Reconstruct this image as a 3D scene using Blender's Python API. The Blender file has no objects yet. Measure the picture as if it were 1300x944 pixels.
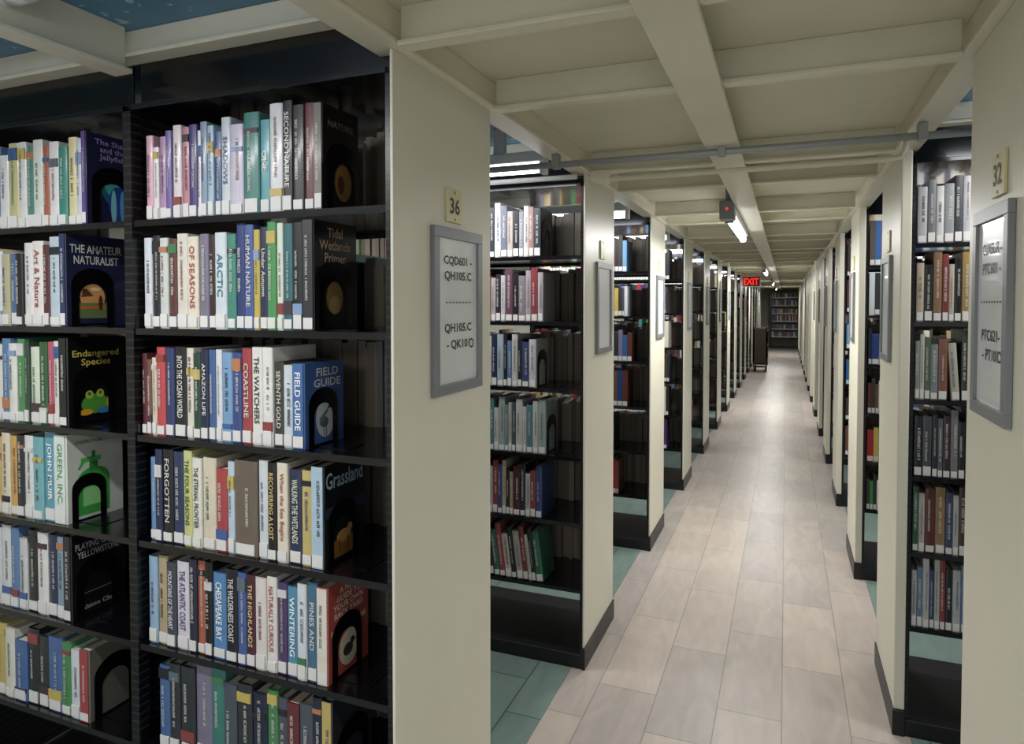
import bpy, bmesh, math, random
from mathutils import Matrix, Vector
random.seed(11)
H=1.43
TH=math.atan(348/866.7); PI=math.atan(24/866.7)
Y0=1.168; DEP=.47; PITCH=1.385; XL=-.72; XR=.345
NR=16
scene=bpy.context.scene
col=scene.collection
def lin(h):
    h=h.lstrip('#')
    v=[int(h[i:i+2],16)/255 for i in (0,2,4)]
    return tuple((c/12.92 if c<=.04045 else ((c+.055)/1.055)**2.4) for c in v)+(1.0,)
# ---------- survey helper: bearing of a spot on a real vertical plane Y=const
fw=Vector((-math.sin(TH)*math.cos(PI),math.cos(TH)*math.cos(PI),-math.sin(PI)))
rt=Vector((math.cos(TH),math.sin(TH),0)); up=rt.cross(fw)
def front_x(u,v,Y):
    d=fw*866.7+rt*(u-650)-up*(v-410)
    return d.x/d.y*Y
# ---------- materials
def newmat(name):
    m=bpy.data.materials.new(name); m.use_nodes=True
    nt=m.node_tree; b=nt.nodes['Principled BSDF']; return m,nt,b
def plain(name,hexc,rough=.5,metal=0,var=.06,scale=6,bump=0,coat=0,spec=.5):
    m,nt,b=newmat(name)
    c=lin(hexc)
    n=nt.nodes.new('ShaderNodeTexNoise'); n.inputs['Scale'].default_value=scale; n.inputs['Detail'].default_value=4
    tc=nt.nodes.new('ShaderNodeTexCoord'); nt.links.new(tc.outputs['Object'],n.inputs['Vector'])
    r=nt.nodes.new('ShaderNodeValToRGB')
    r.color_ramp.elements[0].position=.3; r.color_ramp.elements[1].position=.7
    r.color_ramp.elements[0].color=tuple(x*(1-var) for x in c[:3])+(1,)
    r.color_ramp.elements[1].color=tuple(min(1,x*(1+var)) for x in c[:3])+(1,)
    nt.links.new(n.outputs['Fac'],r.inputs['Fac']); nt.links.new(r.outputs['Color'],b.inputs['Base Color'])
    b.inputs['Roughness'].default_value=rough; b.inputs['Metallic'].default_value=metal
    b.inputs['Coat Weight'].default_value=coat; b.inputs['Specular IOR Level'].default_value=spec
    if bump:
        bp=nt.nodes.new('ShaderNodeBump'); bp.inputs['Strength'].default_value=bump; bp.inputs['Distance'].default_value=.01
        nt.links.new(n.outputs['Fac'],bp.inputs['Height']); nt.links.new(bp.outputs['Normal'],b.inputs['Normal'])
    return m
M_cream=plain('cream_paint','dcd9c8',.38,0,.03,3,.04)
M_beam=plain('cream_beam_paint','dfdbc6',.38,0,.05,5,.06)
M_ceil=plain('cream_ceiling_paint','ddd9c4',.45,0,.04,4,.03)
M_wall=plain('wall_paint','d2cfc0',.7)
M_black=plain('black_enamel','0a0a0e',.2,0,.2,8,0,.3)
M_curb=plain('black_base','101114',.4)
M_grey=plain('grey_metal_frame','83878b',.4,.3)
M_pipe=plain('galvanised_conduit','a4a7a6',.4,.4)
M_paper=plain('white_paper','d6d9da',.3,0,.02,4,0,.4)
M_brass=plain('cream_number_plate','d6cfa0',.4)
M_ink=plain('dark_ink','1c1e22',.5)
M_pages=plain('book_pages','ccc4b0',.8,0,.1,60)
M_label=plain('white_label','d8d8d6',.5)
M_red=plain('red_plastic','b3242a',.4)
M_white=plain('white_enamel','d8d8d4',.4)
M_rubber=plain('rubber','1a1a1a',.7)
M_cart=plain('brown_cart_metal','4a3e34',.4)
def emis(name,hexc,s):
    m,nt,b=newmat(name); c=lin(hexc)
    b.inputs['Base Color'].default_value=c; b.inputs['Emission Color'].default_value=c; b.inputs['Emission Strength'].default_value=s
    return m
M_tube=emis('lit_tube','f4f6ff',9); M_exit=emis('exit_red','ff2418',1.6)
# object-colour materials
def objmat(name,rough,coat):
    m,nt,b=newmat(name)
    oi=nt.nodes.new('ShaderNodeObjectInfo')
    n=nt.nodes.new('ShaderNodeTexNoise'); n.inputs['Scale'].default_value=25
    tc=nt.nodes.new('ShaderNodeTexCoord'); nt.links.new(tc.outputs['Object'],n.inputs['Vector'])
    mp=nt.nodes.new('ShaderNodeMapRange'); mp.inputs['To Min'].default_value=.70; mp.inputs['To Max'].default_value=1.02
    nt.links.new(n.outputs['Fac'],mp.inputs['Value'])
    mx=nt.nodes.new('ShaderNodeVectorMath'); mx.operation='SCALE'
    hs=nt.nodes.new('ShaderNodeHueSaturation'); hs.inputs['Saturation'].default_value=.88
    nt.links.new(oi.outputs['Color'],hs.inputs['Color'])
    nt.links.new(hs.outputs['Color'],mx.inputs[0]); nt.links.new(mp.outputs['Result'],mx.inputs['Scale'])
    nt.links.new(mx.outputs['Vector'],b.inputs['Base Color'])
    b.inputs['Roughness'].default_value=rough; b.inputs['Coat Weight'].default_value=coat; b.inputs['Coat Roughness'].default_value=.12
    return m
M_cover=objmat('book_cover',.4,.4); M_title=objmat('title_ink',.45,.2)
def attrmat():
    m,nt,b=newmat('printed_colours')
    a=nt.nodes.new('ShaderNodeAttribute'); a.attribute_name='Col'
    nt.links.new(a.outputs['Color'],b.inputs['Base Color']); b.inputs['Roughness'].default_value=.45
    return m
M_attr=attrmat()
def bluemat():
    m,nt,b=newmat('blue_deck_ceiling')
    tc=nt.nodes.new('ShaderNodeTexCoord')
    n=nt.nodes.new('ShaderNodeTexNoise'); n.inputs['Scale'].default_value=2.2; n.inputs['Detail'].default_value=6
    n2=nt.nodes.new('ShaderNodeTexNoise'); n2.inputs['Scale'].default_value=26; n2.inputs['Detail'].default_value=8
    nt.links.new(tc.outputs['Object'],n.inputs['Vector']); nt.links.new(tc.outputs['Object'],n2.inputs['Vector'])
    r=nt.nodes.new('ShaderNodeValToRGB'); r.color_ramp.elements[0].position=.35; r.color_ramp.elements[0].color=lin('2a6084'); r.color_ramp.elements[1].position=.7; r.color_ramp.elements[1].color=lin('4c96bc')
    r2=nt.nodes.new('ShaderNodeValToRGB'); r2.color_ramp.elements[0].position=.60; r2.color_ramp.elements[1].position=.66
    nt.links.new(n.outputs['Fac'],r.inputs['Fac']); nt.links.new(n2.outputs['Fac'],r2.inputs['Fac'])
    mx=nt.nodes.new('ShaderNodeMixRGB'); mx.inputs['Color2'].default_value=lin('a8c0c8')
    nt.links.new(r2.outputs['Color'],mx.inputs['Fac']); nt.links.new(r.outputs['Color'],mx.inputs['Color1'])
    nt.links.new(mx.outputs['Color'],b.inputs['Base Color']); b.inputs['Roughness'].default_value=.3
    return m
M_blue=bluemat()
def tilemat(name,c1,c2,mort,bw,rh,rough,ms=.0025):
    m,nt,b=newmat(name)
    tc=nt.nodes.new('ShaderNodeTexCoord'); sp=nt.nodes.new('ShaderNodeSeparateXYZ'); cb=nt.nodes.new('ShaderNodeCombineXYZ')
    nt.links.new(tc.outputs['Object'],sp.inputs[0]); nt.links.new(sp.outputs['Y'],cb.inputs['X']); nt.links.new(sp.outputs['X'],cb.inputs['Y'])
    br=nt.nodes.new('ShaderNodeTexBrick'); br.inputs['Scale'].default_value=1; br.inputs['Brick Width'].default_value=bw; br.inputs['Row Height'].default_value=rh
    br.inputs['Mortar Size'].default_value=ms; br.inputs['Color1'].default_value=lin(c1); br.inputs['Color2'].default_value=lin(c2); br.inputs['Mortar'].default_value=lin(mort)
    br.offset=.37
    nt.links.new(cb.outputs[0],br.inputs['Vector'])
    n=nt.nodes.new('ShaderNodeTexNoise'); n.inputs['Scale'].default_value=5; n.inputs['Detail'].default_value=8; n.inputs['Distortion'].default_value=1.5
    mp=nt.nodes.new('ShaderNodeMapping'); mp.inputs['Scale'].default_value=(2.5,.6,1); nt.links.new(tc.outputs['Object'],mp.inputs[0]); nt.links.new(mp.outputs[0],n.inputs['Vector'])
    r=nt.nodes.new('ShaderNodeMapRange'); r.inputs['From Min'].default_value=.3; r.inputs['From Max'].default_value=.7; r.inputs['To Min'].default_value=.86; r.inputs['To Max'].default_value=1.06
    nt.links.new(n.outputs['Fac'],r.inputs['Value'])
    mx=nt.nodes.new('ShaderNodeVectorMath'); mx.operation='SCALE'; nt.links.new(br.outputs['Color'],mx.inputs[0]); nt.links.new(r.outputs['Result'],mx.inputs['Scale'])
    nt.links.new(mx.outputs['Vector'],b.inputs['Base Color']); b.inputs['Roughness'].default_value=rough
    b.inputs['Specular IOR Level'].default_value=.42
    return m
M_floor=tilemat('marble_slabs','c0b4aa','a8a19c','8a827b',.62,.2135,.36,.0018)
M_teal=tilemat('green_glass_deck','748882','7c908a','485650',.6,.45,.3)
def slotmat():
    m,nt,b=newmat('slotted_black_upright')
    tc=nt.nodes.new('ShaderNodeTexCoord'); w=nt.nodes.new('ShaderNodeTexWave'); w.bands_direction='Z'; w.inputs['Scale'].default_value=16
    nt.links.new(tc.outputs['Object'],w.inputs['Vector'])
    r=nt.nodes.new('ShaderNodeValToRGB'); r.color_ramp.elements[0].position=.86; r.color_ramp.elements[0].color=lin('0a0a0e'); r.color_ramp.elements[1].position=.93; r.color_ramp.elements[1].color=lin('26282c')
    nt.links.new(w.outputs['Fac'],r.inputs['Fac']); nt.links.new(r.outputs['Color'],b.inputs['Base Color']); b.inputs['Roughness'].default_value=.3
    return m
M_slot=slotmat()
# ---------- mesh helpers
def boxes(name,bl,bevel=0,mat=None):
    me=bpy.data.meshes.new(name); bm=bmesh.new()
    for (a,b,c,d,e,f) in bl:
        r=bmesh.ops.create_cube(bm,size=1)
        for v in r['verts']:
            v.co=Vector(((a+b)/2+v.co.x*(b-a),(c+d)/2+v.co.y*(d-c),(e+f)/2+v.co.z*(f-e)))
    if bevel: bmesh.ops.bevel(bm,geom=list(bm.edges),offset=bevel,segments=2,affect='EDGES',profile=.5)
    bm.to_mesh(me); bm.free()
    if mat: me.materials.append(mat)
    return me
def add(name,me,loc=(0,0,0),parent=None,mtx=None):
    o=bpy.data.objects.new(name,me); col.objects.link(o)
    if parent: o.parent=parent
    if mtx is not None: o.matrix_basis=mtx
    else: o.location=loc
    return o
def tag(o,label,cat,group=None,kind=None):
    o['label']=label; o['category']=cat
    if group:o['group']=group
    if kind:o['kind']=kind
    return o
def struct(name,me,label,cat,loc=(0,0,0)):
    o=add(name,me,loc); tag(o,label,cat,kind='structure'); return o
def tube(name,pts,r,mat,n=12):
    me=bpy.data.meshes.new(name); V=[];F=[]
    pts=[Vector(p) for p in pts]
    for i,p in enumerate(pts):
        t=(pts[min(i+1,len(pts)-1)]-pts[max(i-1,0)]).normalized()
        a=Vector((0,0,1)) if abs(t.z)<.9 else Vector((0,1,0))
        s=t.cross(a).normalized(); u=s.cross(t)
        for k in range(n):
            an=2*math.pi*k/n; V.append(p+s*r*math.cos(an)+u*r*math.sin(an))
    for i in range(len(pts)-1):
        for k in range(n):
            F.append((i*n+k,i*n+(k+1)%n,(i+1)*n+(k+1)%n,(i+1)*n+k))
    F.append(tuple(range(n-1,-1,-1))); F.append(tuple(range((len(pts)-1)*n,len(pts)*n)))
    me.from_pydata([tuple(v) for v in V],[],F); me.materials.append(mat)
    for p in me.polygons: p.use_smooth=len(p.vertices)==4
    return me
TC={}
def textmesh(s,w,h,bold=.012):
    key=(s,bold)
    if key not in TC:
        cu=bpy.data.curves.new('t','FONT'); cu.body=s; cu.align_x='CENTER'; cu.resolution_u=2; cu.space_line=.95; cu.offset=bold
        ob=bpy.data.objects.new('t',cu); col.objects.link(ob)
        dg=bpy.context.evaluated_depsgraph_get(); dg.update()
        TC[key]=bpy.data.meshes.new_from_object(ob.evaluated_get(dg))
        bpy.data.objects.remove(ob); bpy.data.curves.remove(cu)
        TC[key].materials.clear()
    me=TC[key].copy()
    xs=[v.co.x for v in me.vertices]; ys=[v.co.y for v in me.vertices]
    bw=max(xs)-min(xs); bh=max(ys)-min(ys); cx=(max(xs)+min(xs))/2; cy=(max(ys)+min(ys))/2
    sx=w/bw; sy=h/bh
    sx=min(sx,sy*1.3); sy=min(sy,sx*1.9)
    for v in me.vertices: v.co=Vector(((v.co.x-cx)*sx,(v.co.y-cy)*sy,0))
    return me
def glyphbars(w,h):
    h=max(h,.0018)
    V=[];F=[];x=-w/2
    def q(a,b,c,d):
        i=len(V); V.extend([(a,c,0),(b,c,0),(b,d,0),(a,d,0)]); F.append((i,i+1,i+2,i+3))
    q(x,x+h*.2,-h/2,h/2); x+=h*.4
    while x<w/2:
        if random.random()<.18: x+=h*.5; continue
        gw=h*random.uniform(.3,.6); s=h*.14; k=random.randrange(4); hh=h*random.choice([.5,.36,.36,.5])
        q(x,x+s,-h/2,hh)
        if k in(0,1): q(x+s,x+gw,hh-s,hh)
        if k in(0,2): q(x+s,x+gw,-h/2,-h/2+s)
        if k in(1,3): q(x+s,x+gw,-s/2,s/2)
        if k in(1,2,3): q(x+gw-s,x+gw,-h/2,hh)
        x+=gw+h*.18
    me=bpy.data.meshes.new('g'); me.from_pydata(V,[],F); return me
def basis(x,y,z,p):
    return Matrix(((x[0],y[0],z[0],p[0]),(x[1],y[1],z[1],p[1]),(x[2],y[2],z[2],p[2]),(0,0,0,1)))
# ---------- room shell
YB=-2.4; YE=25.0; XWL=-2.75; XWR=2.3
struct('floor',boxes('floor',[(XWL,XWR,YB,YE,-.08,0)],0,M_floor),'pale marble slab floor of the long aisle','floor')
for s,(a,b) in (('l',(XWL,XL-.05)),('r',(XR+.05,XWR))):
    for k in range(0,NR+1):
        ys=Y0+PITCH*(k-1)+DEP+.012; ye=Y0+PITCH*k-.012
        struct('floor',boxes('deck',[(a,b,ys,ye,0,.004)],0,M_teal),'greenish glass deck floor between the bookcases','floor')
for nm,bx in (('wall_left',(XWL-.1,XWL,YB,YE,0,2.2)),('wall_right',(XWR,XWR+.1,YB,YE,0,2.2)),('wall_end',(XWL,XWR,YE,YE+.1,0,2.2))):
    struct(nm,boxes(nm,[bx],0,M_wall),'plain cream painted wall at the edge of the stacks','wall')
ZC=H+.578; ZS=H+.64; ZB=H+.497
struct('ceiling',boxes('ceiling',[(XL-.02,XR+.02,YB,YE,ZC,ZC+.1)],0,M_ceil),'cream painted steel ceiling plates over aisle','ceiling')
struct('ceiling',boxes('ceiling',[(XWL,XL-.02,YB,YE,ZS,ZS+.05)],0,M_blue),'blue deck glass ceiling over side aisles','ceiling')
struct('ceiling',boxes('ceiling',[(XR+.02,XWR,YB,YE,ZS,ZS+.05)],0,M_blue),'blue deck glass ceiling over side aisles','ceiling')
tn=0
def trim(bl,label,bevel=.002):
    global tn; tn+=1
    return struct('trim_%d'%tn,boxes('beam',bl,bevel,M_beam),label,'ceiling beam')
XC=(XL+XR)/2
trim([(XC-.05,XC+.05,YB,YE,ZB-.016,ZB-.002),(XC-.006,XC+.006,YB,YE,ZB-.002,ZC)],'long cream steel beam along the aisle ceiling')
for x,s in ((XL,-1),(XR,1)):
    trim([(min(x-s*.02,x+s*.05),max(x-s*.02,x+s*.05),YB,YE,ZB+.004,ZB+.014),(x-.005,x+.005,YB,YE,ZB+.014,ZC),(min(x+s*.01,x+s*.03),max(x+s*.01,x+s*.03),YB,YE,ZB+.014,ZS)],'long cream steel edge beam over the end panels')
for k in range(-1,NR):
    yk=Y0+PITCH*k
    for yy in (yk,yk+DEP):
        trim([(XL+.02,XR-.02,yy-.02,yy+.02,ZB,ZB+.01),(XL+.02,XR-.02,yy-.005,yy+.005,ZB+.01,ZC)],'cream steel cross beam over the aisle')
    for a,b in ((XWL,XL-.04),(XR+.04,XWR)):
        if k<0: continue
        trim([(a,b,yk-.02,yk+.03,H+.572,H+.582),(a,b,yk+.0,yk+.012,H+.582,ZS)],'cream steel beam above the bookcase front')
    for x in (-1.43,1.035):
        trim([(x-.028,x+.028,yk-PITCH+DEP,yk-.02,H+.53,H+.541),(x-.006,x+.006,yk-PITCH+DEP,yk-.02,H+.541,ZS)],'cream steel beam spanning the side aisle ceiling')
# ---------- bookcases
LV0=[.198,-.057,-.312,-.565,-.815,-1.065]
LV1=[.19,-.07,-.335,-.6,-.86,-1.12]
cache={}
def cm(key,fn):
    if key not in cache: cache[key]=fn()
    return cache[key]
XA=-1.437; XB=-.739; BW=XB-XA; XA2=XA-.026-.66
RX0=.389; RW=.634
D_=DEP
def upright_mesh(w):
    return boxes('upright',[(w*.42,w*.56,0.03,D_-.03,.06,H+.455),(0,w,.0,.03,.06,H+.455),(0,w,D_-.03,D_,.06,H+.455)],0,M_slot)
def shelf_mesh(w):
    return boxes('shelf',[(0,w,.006,D_-.006,-.003,0),(0,w,.003,.006,-.015,0),(0,w,D_-.006,D_-.003,-.015,0),(0,.0015,.006,.20,0,.028),(w-.0015,w,.006,.20,0,.028),(0,.0015,.27,D_-.006,0,.028),(w-.0015,w,.27,D_-.006,0,.028)],0,M_black)
def canopy_mesh(w):
    return boxes('canopy',[(0,w,.0,D_,H+.457,H+.470),(0,w,.03,.036,H+.470,H+.60),(0,w,D_-.036,D_-.03,H+.470,H+.60)],.001,M_black)
def bookcase(x0,w,k,levels,panel,ups,label):
    e=bpy.data.objects.new('bookcase',None); col.objects.link(e); e.empty_display_size=.1
    e.location=(x0,Y0+PITCH*k,0)
    tag(e,label,'bookcase',group='bookcases along the aisle')
    for z in levels: add('shelf',cm(('s',w),lambda:shelf_mesh(w)),(0,0,H+z),e)
    add('canopy',cm(('c',w),lambda:canopy_mesh(w)),(0,0,0),e)
    lo=min([0]+[u[0] for u in ups])+.0005; hi=max([w]+[u[0]+u[1] for u in ups])-.0005
    add('base_curb',cm(('b',w,lo,hi),lambda:boxes('curb',[(lo,hi,-.006,D_+.006,.004,.06)],.003,M_curb)),(0,0,-.004),e)
    for u,uw in ups: add('upright',cm(('u',uw),lambda:upright_mesh(uw)),(u,0,0),e)
    if panel=='R':
        px=w+.012
        add('end_panel',cm('pR',lambda:boxes('panel',[(0,.007,-.003,D_+.003,.085,ZB+.004)],.002,M_cream)),(px,0,0),e)
        add('kick_plate',cm('kR',lambda:boxes('kick',[(-.003,.012,-.010,D_+.01,0,.085)],.002,M_curb)),(px,0,0),e)
    if panel=='L':
        px=-.012-.032
        add('end_panel',cm('pL',lambda:boxes('panel',[(0,.032,-.004,D_+.004,.085,ZB+.004)],.004,M_cream)),(px,0,0),e)
        add('kick_plate',cm('kL',lambda:boxes('kick',[(-.004,.034,-.012,D_+.012,0,.085)],.003,M_curb)),(px,0,0),e)
    return e
for k in range(NR):
    lv=LV0 if k==0 else LV1
    bookcase(XA,BW,k,lv,'R',[(-.026,.026),(BW,.012)],'black steel double-sided library bookcase with cream end panel')
    if k<3: bookcase(XA2,.66,k,lv,None,[(-.026,.026)],'black steel double-sided library bookcase section')
    bookcase(RX0,RW,k,LV0,'L',[(-.012,.012),(RW,.028)],'black steel double-sided library bookcase with cream end panel')
# ---------- books
def cover_mesh(t,D,h):
    b=min(.004,t*.16); c=.0018 if t<.012 else .0025
    pts=[(-t/2,D)]
    N=6
    for i in range(N+1):
        a=math.pi*i/N; pts.append((-t/2*math.cos(a),b-b*math.sin(a)))
    pts.append((t/2,D))
    pts+=[(t/2-c,D),(t/2-c,b+.002),(-t/2+c,b+.002),(-t/2+c,D)]
    n=len(pts)
    V=[(x,y,0) for x,y in pts]+[(x,y,h) for x,y in pts]
    F=[(i,(i+1)%n,n+(i+1)%n,n+i) for i in range(n)]
    F.append(tuple(range(n-1,-1,-1))); F.append(tuple(range(n,2*n)))
    me=bpy.data.meshes.new('cover'); me.from_pydata(V,[],F); me.materials.append(M_cover)
    return me,b,c
NAMES=[('white','eeeeee'),('black','151515'),('grey','808080'),('red','b02828'),('blue','2f62ac'),('navy blue','1d2a50'),('light blue','a5c8e0'),('green','3a8f4a'),('teal','2f9088'),('brown','7a5a40'),('maroon','5c1c2c'),('purple','5a3c80'),('pink','e0a0b0'),('yellow','d8c850'),('cream','eee4cc'),('orange','d06a30'),('lilac','b8a8c8')]
def cname(hx):
    c=[int(hx[i:i+2],16) for i in (0,2,4)]
    return min(NAMES,key=lambda n:sum((int(n[1][i*2:i*2+2],16)-c[i])**2 for i in range(3)))[0]
def lum(hx): 
    c=lin(hx); return .3*c[0]+.6*c[1]+.1*c[2]
def ell(cx,cy,rx,ry,c,n=16,a0=0,a1=2*math.pi):
    return ([(cx+rx*math.cos(a0+(a1-a0)*i/n),cy+ry*math.sin(a0+(a1-a0)*i/n)) for i in range(n)],c)
def rec(a,b,c,d,co): return ([(a,c),(b,c),(b,d),(a,d)],co)
def pic(shapes):
    V=[];F=[];C=[]
    for j,(pl,co) in enumerate(shapes):
        i=len(V); V+= [(x,y,j*.00008) for x,y in pl]; F.append(tuple(range(i,i+len(pl)))); C.append(lin(co))
    me=bpy.data.meshes.new('picture'); me.from_pydata(V,[],F)
    ca=me.color_attributes.new('Col','FLOAT_COLOR','CORNER'); L=[]
    for p,c in zip(me.polygons,C):
        for _ in p.loop_indices: L+=list(c)
    ca.data.foreach_set('color',L); me.materials.append(M_attr)
    return me
nbook=0
def book(x,y,z,t,D,h,hx,title=None,tc=None,spine=None,group='',detail=2,lean=0,cov=None,extra=''):
    global nbook; nbook+=1
    t=max(t,.007)
    me,b,c=cover_mesh(t,D,h)
    o=add('book',me,(x,y,z)); o.color=lin(hx)
    if lean:
        o.rotation_euler=(0,-lean,0); o.location.z=z+t/2*math.sin(abs(lean))+.0003
    tag(o,(cname(spine or hx)+' library book with white call number label'+extra),'book',group)
    add('page_block',boxes('pages',[(-t/2+c+.0002,t/2-c-.0002,b+.0025,D-.003,.003,h-.004)],0,M_pages),(0,0,0),o)
    w=max(.006,t*.8)
    if spine:
        s=add('spine_panel',boxes('sp',[(-t*.42,t*.42,-.0006,b*.5,.001,h-.001)],0,M_title),(0,0,0),o); s.color=lin(spine)
    lh=random.choice([.020,.024,.026,.03])
    add('call_number_label',boxes('lb',[(-w/2,w/2,-.0011,b*.8,.004,.004+lh)],0,M_label),(0,0,0),o)
    sc=hx if not spine else spine
    if detail>=1:
        if tc is None: tc='dcdad2' if lum(sc)<.3 else random.choice(['3a3a44','34507c','8c3c3c','3c6a4c'])
        if title:
            tm=textmesh(title,h*.68,t*.46)
        else:
            tm=glyphbars(h*random.uniform(.35,.62),min(.008,t*random.uniform(.2,.38)))
        tm.materials.append(M_title)
        zc=h*.56 if title else h*random.uniform(.5,.62)
        xo=0 if title else t*random.choice([0,0,.1,-.1])
        q=add('spine_title',tm,parent=o,mtx=basis((0,0,-1),(1,0,0),(0,-1,0),(xo,-.0013,zc))); q.color=lin(tc)
    if detail>=2 and not title and random.random()<.6 and not spine:
        zz=h*random.choice([.15,.84,.7,.8]); hh=h*random.uniform(.04,.15)
        s=add('spine_band',boxes('bd',[(-t*.46,t*.46,-.0007,b*.7,zz,min(h*.995,zz+hh))],0,M_title),(0,0,0),o)
        s.color=lin(random.choice(['c8b24a','2c5a9c','903030','d8d8d8','3a7c4a','20242c','7fa0c8','b8743c','5c6c7c','46343c']))
    if cov:
        for (txt,cc,yc,zc,ww,hh) in cov.get('t',[]):
            tm=textmesh(txt,ww,hh); tm.materials.append(M_title)
            q=add('cover_title',tm,parent=o,mtx=basis((0,1,0),(0,0,1),(1,0,0),(t/2+.0008,yc,zc))); q.color=lin(cc)
        if 'p' in cov:
            add('cover_picture',pic(cov['p']),parent=o,mtx=basis((0,1,0),(0,0,1),(1,0,0),(t/2+.0003,0,0)))
    return o
def bookend_mesh():
    w=.118;h=.15;m=.02;N=14
    def arch(a,b,top,z0,r):
        L=[(a,z0)]
        for i in range(N+1):
            an=math.pi*(1-i/N); L.append(((a+b)/2+(b-a)/2*math.cos(an),top-r+r*math.sin(an)))
        L.append((b,z0)); return L
    O=arch(0,w,h,0,.045); I=arch(m,w-m,h-.04,.006,.036)
    V=[];F=[];n=len(O);th=.0016
    for x in (0,th):
        V+=[(x,y,z) for y,z in O]+[(x,y,z) for y,z in I]
    B=2*n
    for i in range(n-1):
        F.append((i,i+1,n+i+1,n+i)); F.append((B+i,B+n+i,B+n+i+1,B+i+1))
        F.append((i,B+i,B+i+1,i+1)); F.append((n+i,n+i+1,B+n+i+1,B+n+i))
    F.append((0,n,2*n-1,n-1)); F.append((B,B+n-1,B+2*n-1,B+n)); F.append((0,n-1,B+n-1,B)); F.append((n,B+n,B+2*n-1,2*n-1))
    i=len(V)
    V+=[(th,m,0),(.085,m,0),(.085,w-m,0),(th,w-m,0),(th,m,.0016),(.085,m,.0016),(.085,w-m,.0016),(th,w-m,.0016)]
    for f in ((0,3,2,1),(4,5,6,7),(0,1,5,4),(1,2,6,5),(2,3,7,6),(3,0,4,7)): F.append(tuple(i+a for a in f))
    me=bpy.data.meshes.new('bookend'); me.from_pydata(V,[],F); me.materials.append(M_black); return me
BE=bookend_mesh()
def bookend(x,y,z,sc=1):
    o=add('bookend',BE,(x,y,z+.0004)); o.scale=(1,sc,sc); tag(o,'black metal bookend with arched cut-out','bookend','bookends on the shelves')
YF=Y0+.014
def row(u0,lst,zr,vmid,group,cov,last_D=.15):
    """lst: (right bearing, height cm, colour, title, title colour)"""
    xa=front_x(u0,vmid,YF)
    if u0>100: xa=max(xa,XA+.003)
    for i,e in enumerate(lst):
        xb=front_x(e[0],vmid,YF); t=xb-xa
        if t<.009: continue
        hx=e[2]; ti=e[3] if len(e)>3 else None; tc=e[4] if len(e)>4 else None
        last=i==len(lst)-1
        D=last_D if last else random.uniform(.14,.17)
        g=.0009
        if last:
            book((xa+xb)/2,YF,H+zr+.0004,t-g,D,e[1]/100,cov['c'],ti,tc,spine=hx,group=group,cov=cov,extra=' beside bookend')
        else:
            book((xa+xb)/2,YF+random.uniform(0,.007),H+zr+.0004,t-g,D,min(.236,e[1]/100+random.choice([-.02,-.012,-.006,-.003,0,.002,.004])),hx,ti,tc,group=group)
        xa=xb
    bookend(xa+.0004,YF+.014,H+zr,cov.get('s',1))
    return xa
frog=[ell(.075,.05,.038,.026,'4f9a3a'),ell(.06,.075,.011,.011,'8fce4a'),ell(.09,.076,.011,.011,'8fce4a'),ell(.06,.077,.005,.005,'c02020'),ell(.09,.078,.005,.005,'c02020'),ell(.05,.03,.02,.008,'e0a030'),ell(.1,.03,.02,.008,'3a7ac0'),ell(.12,.05,.012,.02,'d8c030')]
jelly=[ell(.085,.10,.045,.05,'1f6a78'),ell(.08,.11,.032,.035,'4fb0a4'),ell(.09,.06,.03,.045,'2c4aa0'),ell(.075,.05,.008,.045,'8fd8e0'),ell(.10,.055,.008,.04,'6ab0e0')]
sunset=[ell(.073,.075,.035,.035,'d89a60'),rec(.035,.112,.02,.06,'6a7c4a'),ell(.05,.088,.006,.009,'40281c'),([(.04,.075),(.055,.098),(.075,.078)],'5a3a24'),rec(.04,.108,.045,.052,'c86a30'),ell(.095,.06,.006,.02,'4c3020'),ell(.08,.096,.014,.005,'f0d8a0')]
wood=[ell(.073,.07,.03,.036,'8a7040'),ell(.073,.055,.02,.02,'a89060')]
wood2=[rec(.0,.128,.0,.10,'180e10'),ell(.073,.065,.03,.04,'98783c'),ell(.065,.06,.012,.02,'5a3220')]
heron=[ell(.073,.06,.034,.045,'c8d0d0'),ell(.068,.05,.016,.012,'5a6a74'),([(.06,.05),(.084,.075),(.08,.08),(.05,.058)],'707c84'),ell(.088,.082,.008,.004,'404a50'),rec(.066,.068,.015,.045,'505860'),rec(.074,.076,.015,.045,'505860')]
bottle=[rec(.03,.12,.012,.105,'3f9e48'),ell(.075,.105,.045,.03,'3f9e48'),rec(.063,.087,.125,.15,'2f7f3a'),rec(.04,.095,.15,.163,'4fae58'),rec(.07,.08,.16,.178,'2f7f3a'),([(.04,.152),(.03,.135),(.036,.133),(.05,.15)],'4fae58'),rec(.045,.105,.035,.085,'8fd08a')]
beast=[rec(.03,.115,.012,.05,'8a5c2c'),ell(.07,.055,.026,.014,'b88a54'),ell(.092,.068,.009,.009,'b88a54'),rec(.052,.057,.02,.05,'6a4630'),rec(.082,.087,.02,.05,'6a4630'),rec(.0,.15,.105,.128,'26384a')]
bird=[rec(.012,.14,.10,.112,'d0b880'),ell(.075,.055,.036,.04,'d8ccb0'),ell(.072,.05,.018,.014,'3a3a3a'),ell(.088,.064,.008,.008,'2a2a2a'),([(.096,.066),(.106,.062),(.096,.06)],'b87830')]
yell=[rec(.02,.13,.06,.062,'6a6c74')]
G='books on the near bookcase '
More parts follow.
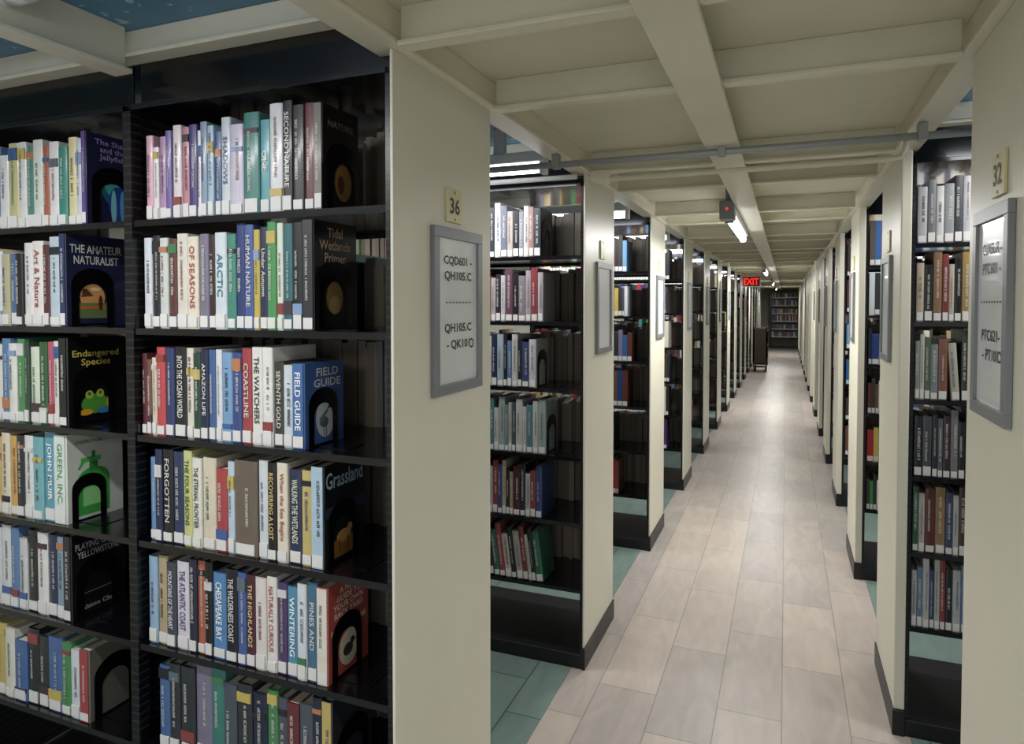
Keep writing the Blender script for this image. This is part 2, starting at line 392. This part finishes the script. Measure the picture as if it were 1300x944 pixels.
row(183,[(192,19.5,'e0a8ba'),(199,19,'ece8e8'),(209,20,'b890b8'),(217,20,'6d58a0'),(228,21.5,'e8dce0'),(237,20.5,'c87a8a'),(248,21,'3a2f7c'),(253,20,'f0f0ea'),(262,21,'7f99b4'),(270,21,'a5c4d8'),(278,21,'3a5f96'),(290,21.5,'d0dae2','SHADOWS','2a4a7a'),(307,22,'cfcade'),(327,22.5,'27827a'),(340,22.3,'4aa4b0','ONE'),(357,23,'e6eaee'),(370,23.6,'121316','SECOND NATURE','e8e8e0'),(385,23,'24262a'),(398,22.5,'6b1b22'),(409,22.3,'7f7a74')],.198,215,G+'top shelf',{'c':'2a191b','p':wood2,'t':[('NATURE','a08868',.065,.185,.09,.014)]},.13)
row(180,[(190,22,'d8dee6'),(200,21.5,'1c1e24'),(211,21.5,'cfd6d2'),(222,21.5,'5e3028'),(236,22,'e0dace'),(250,21,'e8e0cc','OF SEASONS','b03030'),(262,21.5,'7d7690'),(271,21,'3b2520'),(286,23,'d4e2ea','ARCTIC','2f7f96'),(297,22.5,'2f8f7c'),(308,23.5,'1c3278'),(320,23.5,'3556a0','HUMAN NATURE'),(328,22,'c8b440'),(338,22.5,'1d2a55','Under Autumn'),(350,23.5,'3c9a4e'),(358,23,'dcead8'),(370,23,'236c74'),(383,23.4,'1c2024'),(398,23.6,'30343c')],-.057,350,G+'second shelf',{'c':'101314','p':wood,'t':[('Tidal\nWetlands\nPrimer','d8b884',.075,.185,.11,.075)]},.155)
row(178,[(185,20,'5b1e28'),(191,20,'7a4c30'),(197,20.5,'dccfbc'),(208,21,'c02026'),(219,21.5,'1a366c'),(234,21.5,'1c2024','INTO THE OCEAN WORLD','e8e8e0'),(243,21,'e4dccc'),(253,21,'1f4635'),(263,22,'16234a','AMAZON LIFE'),(272,22,'2c5a98'),(280,21.5,'e0e4e8'),(293,21.5,'6ca0cc'),(305,21.5,'24408c'),(318,21,'a5242a','COASTLINE'),(332,21.5,'e8e8e4','THE WATCHERS','333333'),(345,22,'ecece6'),(357,20.5,'3c3c30','SEVENTH GOLD'),(370,20,'d0dce4'),(386,18.4,'2a66a8','FIELD GUIDE','ffffff')],-.312,500,G+'third shelf',{'c':'1f5ea8','p':heron,'s':.85,'t':[('FIELD\nGUIDE','f4f4f0',.08,.15,.10,.042)]},.14)
row(188,[(196,21,'5a8cc0'),(205,22,'1a2a50'),(218,22.5,'16181e','FORGOTTEN'),(232,21.5,'1e315c'),(243,22.5,'ccd080','THE FOUR SEASONS','3a5a20'),(255,21.5,'e8e6dc','THE ETERNAL FRONTIER','444444'),(272,21.5,'dcd2b8'),(287,21,'aa2226'),(296,21.5,'bcd2e4'),(325,21.8,'6f6254'),(338,21.8,'d8e0e6'),(350,21.5,'101014','RECOVERING A LOST','e0c060'),(364,21.5,'e8e0ca','When the Sea Begins','a04030'),(380,21.8,'1a2a54','WALKING THE WETLANDS','dfe8c0'),(394,21,'ccb660'),(411,22,'a8c8dc')],-.565,640,G+'fourth shelf',{'c':'111920','p':beast,'s':.9,'t':[('Grassland','a8c4d8',.075,.185,.135,.036)]},.15)
row(187,[(198,20.5,'90b4d4'),(210,21,'b8a47c'),(222,21.5,'3e4654','MOUNTAINS OF THE HEART','e8e8e8'),(238,21.5,'dcd6e4','THE ATLANTIC COAST','5a3f7a'),(248,22,'16243f'),(258,21.5,'b04e26'),(268,22,'101216'),(285,21,'3380bc','CHESAPEAKE BAY','ffffff'),(300,22,'0e1324','THE WILDERNESS COAST','e8e8e8'),(311,21,'2454a0'),(323,21.5,'4c1624','THE HIGHLANDS','e0c890'),(337,21,'e4dcd8'),(350,21,'e8e4dc','NATURALLY CURIOUS','b02828'),(362,21.5,'4a3068'),(376,21,'3d8ab0','WINTERING','ffffff'),(388,21,'dce4e8'),(401,21.5,'306c90','PINES AND'),(416,21,'e4dcd0')],-.815,780,G+'fifth shelf',{'c':'b43a24','p':bird,'s':.9,'t':[('A FIELD\nGUIDE TO\nYOUR OWN\nBACK YARD','f4ecd8',.075,.165,.11,.065)]},.15)
PAL=['d8dee6','e4e0d6','25282e','1f3f7c','6c9cc4','a4242a','3c8a4a','c4ae58','5e3228','dcd4c0','7d7690','2f8078','4a3068','b8a47c','e0dcd0','3060a0','16223f','4a5260','6b1b22','2c3038']
def auto(u0,u1,step,hb):
    L=[];u=u0
    while u<u1:
        u+=step*random.uniform(.8,1.35); L.append((u,hb+random.uniform(-1.5,1.5),random.choice(PAL)))
    return L
row(200,auto(200,410,15,21),-1.065,920,G+'lowest shelf',{'c':'2a3038','t':[]},.15)
row(-22,[(-12,21,'e8e8e8'),(-3,22,'5a7ab0'),(8,21.5,'e4e4e4'),(20,22,'c8c48c'),(30,22,'e0e2e2'),(40,21.5,'468c80'),(52,22,'dce2da'),(60,21,'a85430'),(72,22,'e6e6e4'),(83,22,'248a7c'),(94,22,'e2d8a0'),(103,22,'d2d8de'),(109,23,'5a3a90')],.198,230,G+'top shelf',{'c':'191c48','p':jelly,'t':[('The Shark\nand the\nJellyfish','a898d8',.075,.19,.10,.055)]},.155)
row(-22,[(-12,21,'dccc9c'),(0,21,'dce0e2'),(10,21,'b8b490'),(18,21,'3864a0'),(27,21,'16181c'),(38,22,'e4e4e2'),(52,22,'ece8e2','Art & Nature','a03030'),(60,21.5,'5a222c'),(75,22.5,'bccfdc'),(83,23.5,'1f3060')],-.057,360,G+'second shelf',{'c':'18234a','p':sunset,'t':[('THE AMATEUR\nNATURALIST','eceae0',.085,.185,.145,.05)]},.175)
row(-22,[(-10,21,'2f7f3e'),(0,21,'dcdcd4'),(10,22,'447ab0'),(20,22,'e4e4dc'),(29,22,'3a8f4a'),(35,22,'2a4c34'),(48,22,'d8e2cc'),(58,22,'24602f'),(66,21.5,'b83c5c'),(74,21.5,'e2e0d6'),(85,22.5,'1a1e22')],-.312,490,G+'third shelf',{'c':'0c0e10','p':frog,'t':[('Endangered\nSpecies','d8c840',.08,.17,.13,.045)]},.165)
row(-22,[(-12,22,'d4d4cc'),(0,22,'c8a850'),(10,22,'e2d8bc'),(19,22.5,'d4a438'),(29,22,'24282e'),(40,22.5,'e0e2e0'),(53,23,'6cb0b8'),(68,23,'4fa0b8','JOHN MUIR','ffffff'),(84,23,'dce8e2','GREEN, INC.','3a9a4a')],-.565,610,G+'fourth shelf',{'c':'d4dcd0','p':bottle,'s':.8,'t':[('ENVIRONMENT','5a8a60',.075,.205,.1,.01)]},.16)
row(-22,[(-12,21,'3a4a5c'),(0,21.5,'d0d2d4'),(12,21.5,'d8dcde'),(22,22,'4c7cb0'),(32,21,'d0d2d4'),(45,21.5,'22242a'),(58,21.5,'e4e4e0'),(70,21.5,'1c2850'),(80,21.5,'7fa0b4'),(90,22,'302a34')],-.815,740,G+'fifth shelf',{'c':'101216','p':yell,'t':[('PLAYING GOD IN\nYELLOWSTONE','b8b8c4',.078,.175,.13,.04),('Alston Chase','a8a8b0',.08,.025,.11,.012)]},.155)
row(-22,auto(-22,105,13,19.5),-1.065,860,G+'lowest shelf',{'c':'6c6a60','t':[]},.15)
# second range, left and right
def row2(xa,xb,Y,zr,pal,hb,group,lean=0,t0=.024,rl=0):
    x=xa;i=0
    while x<xb-.012:
        t=t0*random.uniform(.6,1.4)
        h=min(.235,hb+random.uniform(-.03,.02))
        if rl and random.random()<rl and not lean:
            L=.07; x+=h*math.sin(L)*.9
            book(x+t/2,Y,H+zr+.0004,t-.0006,random.uniform(.145,.165),h,pal[i%len(pal)],group=group,detail=1,lean=L)
            x+=t/math.cos(L)+.002
        else:
            book(x+t/2,Y,H+zr+.0004,t-.0006,random.uniform(.145,.165),h,pal[i%len(pal)],group=group,detail=1,lean=lean)
            x+=t/math.cos(lean)+(.0004 if lean else 0)
        i+=1
    return x
Y1=Y0+PITCH+.014
P1=[['c8c8ca','a07870','2a3240','ccced0','687088','b8b0ac','1c2026','8890a0'],
['a8a0a8','8c2430','b0a8ac','281f30','c0c0c0','643c54','201822','88808a'],
['243e74','c8ccd0','14224a','a4b4c4','101a36','5478a0','c8c8c8','1c2028'],
['c0c4c0','48808a','c8c8c4','98aca8','688c8c','bcb8ac','3c5858','c8c8c8'],
['161f34','b8b8b8','8c1c2a','24407c','b8b098','181c22','a08c6c','4a141c'],
['c0bcb4','0e1014','1f6c4e','9c2838','c4b8a8','14181c','aca89a','7c1c1c']]
for i,z in enumerate(LV1):
    xe=row2(-1.17,-.90 if i!=2 else -.93,Y1,z,P1[i],.205,'books on the second bookcase',lean=.13 if i==5 else 0,rl=.08)
    if i in(0,2,3): bookend(xe+.001,Y1+.014,H+z)
P2=[['b8b8bc','74787e','d0d0d0','909498','3c4048','b8bac0','5c6068'],
['bdad94','18181c','8c643c','7c2020','b8b0a0','101014','a88838'],
['8c9484','c0c0b8','4a6a4a','7c8890','804c34','b8b4a4','28402f'],
['161e28','3e4854','20252f','586068','301a20','787880','101419'],
['225c42','b8b4a8','601e20','947448','28406c','b8b8b8','4a3828'],
['b8bcc0','5a7ea4','c4c4c2','1c3c6c','b8b8b8','8c1c24','101e2c']]
for i,z in enumerate(LV0):
    row2(.394,.58,Y1,z,P2[i],.21,'books on the bookcase across the aisle',t0=.021,rl=.06)
# remaining books as one stuff object
SV=[];SF=[];SC=[]
def sbook(x,t,y0,y1,z,h,colr,fore):
    i=len(SV); g=.0004
    SV.extend([(x+g,y0,z),(x+t-g,y0,z),(x+t-g,y1,z),(x+g,y1,z),(x+g,y0,z+h),(x+t-g,y0,z+h),(x+t-g,y1,z+h),(x+g,y1,z+h)])
    fs=[(0,3,2,1),(4,5,6,7),(0,1,5,4),(1,2,6,5),(2,3,7,6),(3,0,4,7)]
    v=random.uniform(.45,.85); pg=(.40*v,.34*v,.26*v,1)
    for j,f in enumerate(fs):
        SF.append(tuple(i+a for a in f))
        isp=(j==1) or (j==2 and fore=='front') or (j==4 and fore=='back')
        SC.append(pg if isp else colr)
    if fore=='back':
        i=len(SV); SV.extend([(x+.002,y0-.0006,z+.004),(x+t-.002,y0-.0006,z+.004),(x+t-.002,y0-.0006,z+.03),(x+.002,y0-.0006,z+.03)]); SF.append((i,i+1,i+2,i+3)); SC.append((.7,.7,.68,1))
def srow(xa,xb,y,zr,side):
    x=xa
    base=random.choice([.17,.2,.22])
    while x<xb-.02:
        t=random.uniform(.012,.034); D=random.uniform(.13,.16); h=min(.23,base+random.uniform(-.02,.02))
        if x+t>xb: break
        c=lin(random.choice(PAL+['4a3c34','3a3430','5c5044','2c2c30','6a4a3c']*2))
        if side=='F': sbook(x,t,y+.014,y+.014+D,H+zr+.0004,h,c,'back')
        else: sbook(x,t,y+DEP-.014-D,y+DEP-.014,H+zr+.0004,h,c,'front')
        x+=t
for k in range(NR):
    y=Y0+PITCH*k
    for i in range(6):
        lvl=(LV0 if k==0 else LV1)[i]
        srow(XA+.004,-.76,y,lvl,'B')
        if k<2: srow(-2.08,-1.48,y,lvl,'B')
        srow(.40,1.0,y,LV0[i],'B')
        if k>=2:
            srow(XA+.004,random.uniform(-.93,-.80),y,lvl,'F')
            srow(.396,.98,y,LV0[i],'F')
        if k==1:
            srow(XA+.004,-1.175,y,lvl,'F'); srow(.63,.98,y,LV0[i],'F')
XE0=-.45; YEc=23.6
for i,z in enumerate(LV0):
    srow(XE0+.03,XE0+.80,YEc,z,'F')
me=bpy.data.meshes.new('books'); me.from_pydata(SV,[],SF)
ca=me.color_attributes.new('Col','FLOAT_COLOR','CORNER'); L=[]
for p,c in zip(me.polygons,SC): L+=list(c)*len(p.vertices)
ca.data.foreach_set('color',L); me.materials.append(M_attr)
o=add('library_books',me); tag(o,'rows of library books filling the farther bookcases','books',kind='stuff')
e=bpy.data.objects.new('bookcase',None); col.objects.link(e); e.location=(XE0,YEc,0); tag(e,'black steel bookcase closing off the aisle end','bookcase')
for z in LV0: add('shelf',cm(('s',.82),lambda:shelf_mesh(.82)),(0,0,H+z),e)
for u in (-.028,.82): add('upright',cm(('u',.028),lambda:upright_mesh(.028)),(u,0,0),e)
add('base_curb',boxes('curb',[(-.02,.84,-.006,D_+.006,0,.06)],.003,M_curb),(0,0,0),e)
# ---------- signs on end panels
def sign(side,k,lines=None):
    x=XL if side=='L' else XR; s=1 if side=='L' else -1
    yc=1.44+PITCH*k; zc=H-.016; w=.25 if side=='L' else .225;h=.378
    if side=='R': yc+=.008
    if side=='L': B=lambda off,yo,zo:basis((0,1,0),(0,0,1),(1,0,0),(off,yo,zo))
    else: B=lambda off,yo,zo:basis((0,-1,0),(0,0,1),(-1,0,0),(off,yo,zo))
    e=bpy.data.objects.new('range_sign',None); col.objects.link(e); e.location=(x,yc,zc-h/2)
    tag(e,'grey framed sign with white card of call numbers' if lines else 'grey framed sign with white card','sign','signs on the end panels')
    b=.024
    fr=boxes('frame',[(-w/2,w/2,-h/2,-h/2+b,0.0005,.012),(-w/2,w/2,h/2-b,h/2,0.0005,.012),(-w/2,-w/2+b,-h/2+b,h/2-b,0.0005,.012),(w/2-b,w/2,-h/2+b,h/2-b,0.0005,.012)],.001,M_grey)
    add('frame',fr,parent=e,mtx=B(0,0,h/2))
    add('card',boxes('card',[(-w/2+b,w/2-b,-h/2+b,h/2-b,.0005,.006)],0,M_paper),parent=e,mtx=B(0,0,h/2))
    if lines:
        for txt,zz,ww,hh,mir in lines:
            tm=textmesh(txt,ww,hh,.022); tm.materials.append(M_ink)
            m=B(s*.0068,0,h/2+zz)
            if mir: m=B(s*.0068,s*mir,h/2+zz)@Matrix.Diagonal((-1,1,1,1))
            add('lettering',tm,parent=e,mtx=m)
def plate(side,k,num=None):
    x=XL if side=='L' else XR
    yc=1.423+PITCH*k; zc=H+.226
    B=(lambda off,yo,zo:basis((0,1,0),(0,0,1),(1,0,0),(off,yo,zo))) if side=='L' else (lambda off,yo,zo:basis((0,-1,0),(0,0,1),(-1,0,0),(off,yo,zo)))
    o=add('number_plate',boxes('plate',[(-.038,.038,-.038,.038,.0005,.006)],.001,M_brass),mtx=B(x,yc,zc))
    tag(o,'small cream number plate'+(' reading %s'%num if num else ''),'sign','number plates on the end panels')
    for zz in (.031,-.031): add('screw',boxes('sc',[(-.003,.003,-.003,.003,.006,.0072)],0,M_grey),(0,zz,0),o)
    if num:
        tm=textmesh(num,.05,.038,.02); tm.materials.append(M_ink); add('numeral',tm,(0,0,.0066),o)
sign('L',0,[('CQD601 -',.115,.145,.024,0),('QH105.C',.08,.14,.024,0),('- - - - - - - -',.02,.14,.003,0),('QH105.C',-.04,.14,.024,0),('- QK101',-.078,.12,.024,0),('C',-.078,.02,.024,.073)])
plate('L',0,'36')
sign('R',0,[('CUX5UR -',.115,.12,.021,0),('PTC601 -',.08,.115,.021,0),('- - - - - - - -',.02,.13,.003,0),('PTC621-',-.04,.115,.021,0),('- PT101',-.075,.10,.021,0),('C',-.075,.02,.021,.062)])
plate('R',0,'32')
for k in range(1,7):
    sign('L',k); sign('R',k); plate('L',k); plate('R',k)
# ---------- lamps
def lamp(x0,x1,y0,y1,z,power,top,box=False):
    alongY=(y1-y0)>(x1-x0); cx=(x0+x1)/2; cy=(y0+y1)/2; Ln=max(x1-x0,y1-y0)
    e=bpy.data.objects.new('fluorescent_lamp',None); col.objects.link(e); e.location=(cx,cy,z)
    if alongY: e.rotation_euler=(0,0,math.pi/2)
    tag(e,'ceiling fluorescent lamp with bare glowing tube and white housing','lamp','fluorescent lamps')
    add('lamp_housing',boxes('h',[(-Ln/2,Ln/2,-.03,.03,.012,.05)],.004,M_white),(0,0,0),e)
    for sx in (-Ln*.35,Ln*.35): add('mounting_bracket',boxes('mb',[(sx-.02,sx+.02,-.015,.015,.05,top-z-.0005)],.001,M_white),(0,0,0),e)
    add('lamp_tube',tube('t',[(-Ln/2+.02,0,-.008),(Ln/2-.02,0,-.008)],.019 if box else .016,M_tube,14),(0,0,0),e)
    for s in (-1,1): add('lamp_holder',boxes('lh',[(-.01,.01,-.022,.022,-.03,.014)],.002,M_grey if box else M_white),(s*(Ln/2-.01),0,0),e)
    l=bpy.data.lights.new('tube_light','AREA'); l.shape='RECTANGLE'; l.size=Ln*.95; l.size_y=.06; l.energy=power; l.color=(1,.985,.95)
    lo=bpy.data.objects.new('tube_light',l); col.objects.link(lo); lo.parent=e; lo.location=(0,0,-.034)
    return e
for i,y in enumerate((-1.9,3.6,9.4,15.0,20.0)):
    lamp(-.28,-.26,y,y+1.2,H+.438,[18,23,25,27,31][i],ZC,box=True)
o=add('emergency_unit',boxes('eu',[(-.035,.035,-.05,.05,-.03,.06),(-.01,.01,-.02,.02,.06,.135)],.005,M_grey),(-.27,3.50,H+.44)); tag(o,'small grey electrical box with red indicator','electrical box')
add('indicator_light',tube('il',[(0,-.05,.02),(0,-.054,.02)],.0055,M_exit),(0,0,0),o)
for k in range(0,10):
    yy=.42 if k==0 else Y0+PITCH*k-.24
    lamp(-2.0,-.80,yy,yy+.02,H+(.54 if k==0 else .495),[16,10,9,8,8,8,8,8,8,8][k],ZS)
    lamp(.50,1.66,yy,yy+.02,H+.52,[9,9,9,8,8,8,8,8,8,8][k],ZS)
# ---------- conduits
def pipe(pts,r,mat,label):
    o=add('conduit',tube('c',pts,r,mat)); tag(o,label,'pipe'); return o
zc=H+.466
p=pipe([(-2.7,2.19,zc),(2.25,2.19,zc)],.011,M_pipe,'galvanised electrical conduit crossing under the beams')
for x,tp in ((XL,.035),(XC,.0155),(XR,.035)): add('pipe_clamp',boxes('cl',[(x-.012,x+.012,2.174,2.206,zc-.014,zc+tp-.001)],.002,M_pipe),(0,0,0),p)
p=pipe([(-.66,2.40,H+.49),(-.65,2.40,H+.458),(-.60,2.40,H+.448),(-.55,2.40,H+.446),(.28,2.40,H+.446),(.32,2.40,H+.452),(.335,2.40,H+.475),(.337,2.40,H+.51)],.009,M_beam,'cream painted conduit under the ceiling')
add('pipe_box',boxes('pb',[(-.65,-.59,2.37,2.43,H+.435,H+.475)],.003,M_beam),(0,0,0),p)
p=pipe([(-2.7,.88,H+.60),(-1.36,.88,H+.60)],.018,M_white,'thick white pipe under the blue ceiling')
add('pipe_coupling',tube('pc',[(-1.55,.88,H+.60),(-1.49,.88,H+.60)],.026,M_white),(0,0,0),p)
add('pipe_coupling',tube('pc',[(-1.40,.88,H+.60),(-1.35,.88,H+.60)],.024,M_white),(0,0,0),p)
pipe([(-.74,2.50,H+.482),(-1.9,2.50,H+.482)],.01,M_white,'white conduit above the bookcase')
# ---------- exit sign
e=add('exit_sign',boxes('ex',[(-.15,.15,-.03,.03,-.095,.095)],.006,M_white),(-.555,12.3,H+.385)); tag(e,'lit red EXIT sign hanging from the ceiling','exit sign')
add('face',boxes('f',[(-.138,.138,-.033,-.0305,-.08,.08)],0,plain('dark_red','5a1010',.4)),(0,0,0),e)
tm=textmesh('EXIT',.24,.11); tm.materials.append(M_exit); add('lettering',tm,parent=e,mtx=basis((1,0,0),(0,0,1),(0,-1,0),(0,-.0345,0)))
add('bracket',tube('b',[(0,0,.095),(0,0,.19)],.01,M_white),(0,0,0),e)
o=add('red_sheet',boxes('ns',[(.0005,.008,-.12,.12,-.2,.2)],.002,M_red),(XL,Y0+PITCH*9+.25,H-.05)); tag(o,'plain red sheet fixed to a cream end panel','sign')  # plain red sheet on a far end panel, nothing printed on it
# ---------- book cart
e=bpy.data.objects.new('book_cart',None); col.objects.link(e); e.location=(-.50,15.6,0); tag(e,'brown metal library book cart standing in the aisle','cart')
for z in (.2,.52,.84): add('cart_shelf',boxes('cs',[(-.14,.14,-.35,.35,-.008,.008),(-.14,-.13,-.35,.35,0,.05),(.13,.14,-.35,.35,0,.05)],.001,M_cart),(0,0,z),e)
for y in (-.35,.35): add('side_frame',boxes('sf',[(-.14,-.11,-.012,.012,.1,.95),(.11,.14,-.012,.012,.1,.95),(-.14,.14,-.012,.012,.2,.92),(-.14,.14,-.012,.012,.1,.14)],.003,M_cart),(0,y,0),e)
for x in (-.11,.11):
    for y in (-.33,.33): add('wheel',tube('w',[(-.012,0,0),(.012,0,0)],.05,M_rubber,20),(x,y,.05),e)
# ---------- world, camera
w=bpy.data.worlds.new('w'); scene.world=w; w.use_nodes=True
w.node_tree.nodes['Background'].inputs[0].default_value=(.9,.94,1,1); w.node_tree.nodes['Background'].inputs[1].default_value=.9
cam=bpy.data.cameras.new('cam'); co=bpy.data.objects.new('cam',cam); col.objects.link(co); scene.camera=co
cam.lens=24; cam.sensor_width=36; cam.shift_y=-62/1300; cam.clip_start=.02
co.location=(0,0,H); co.rotation_euler=(math.pi/2-PI,0,TH)
scene.view_settings.view_transform='Standard'
print('BOOKS',nbook)
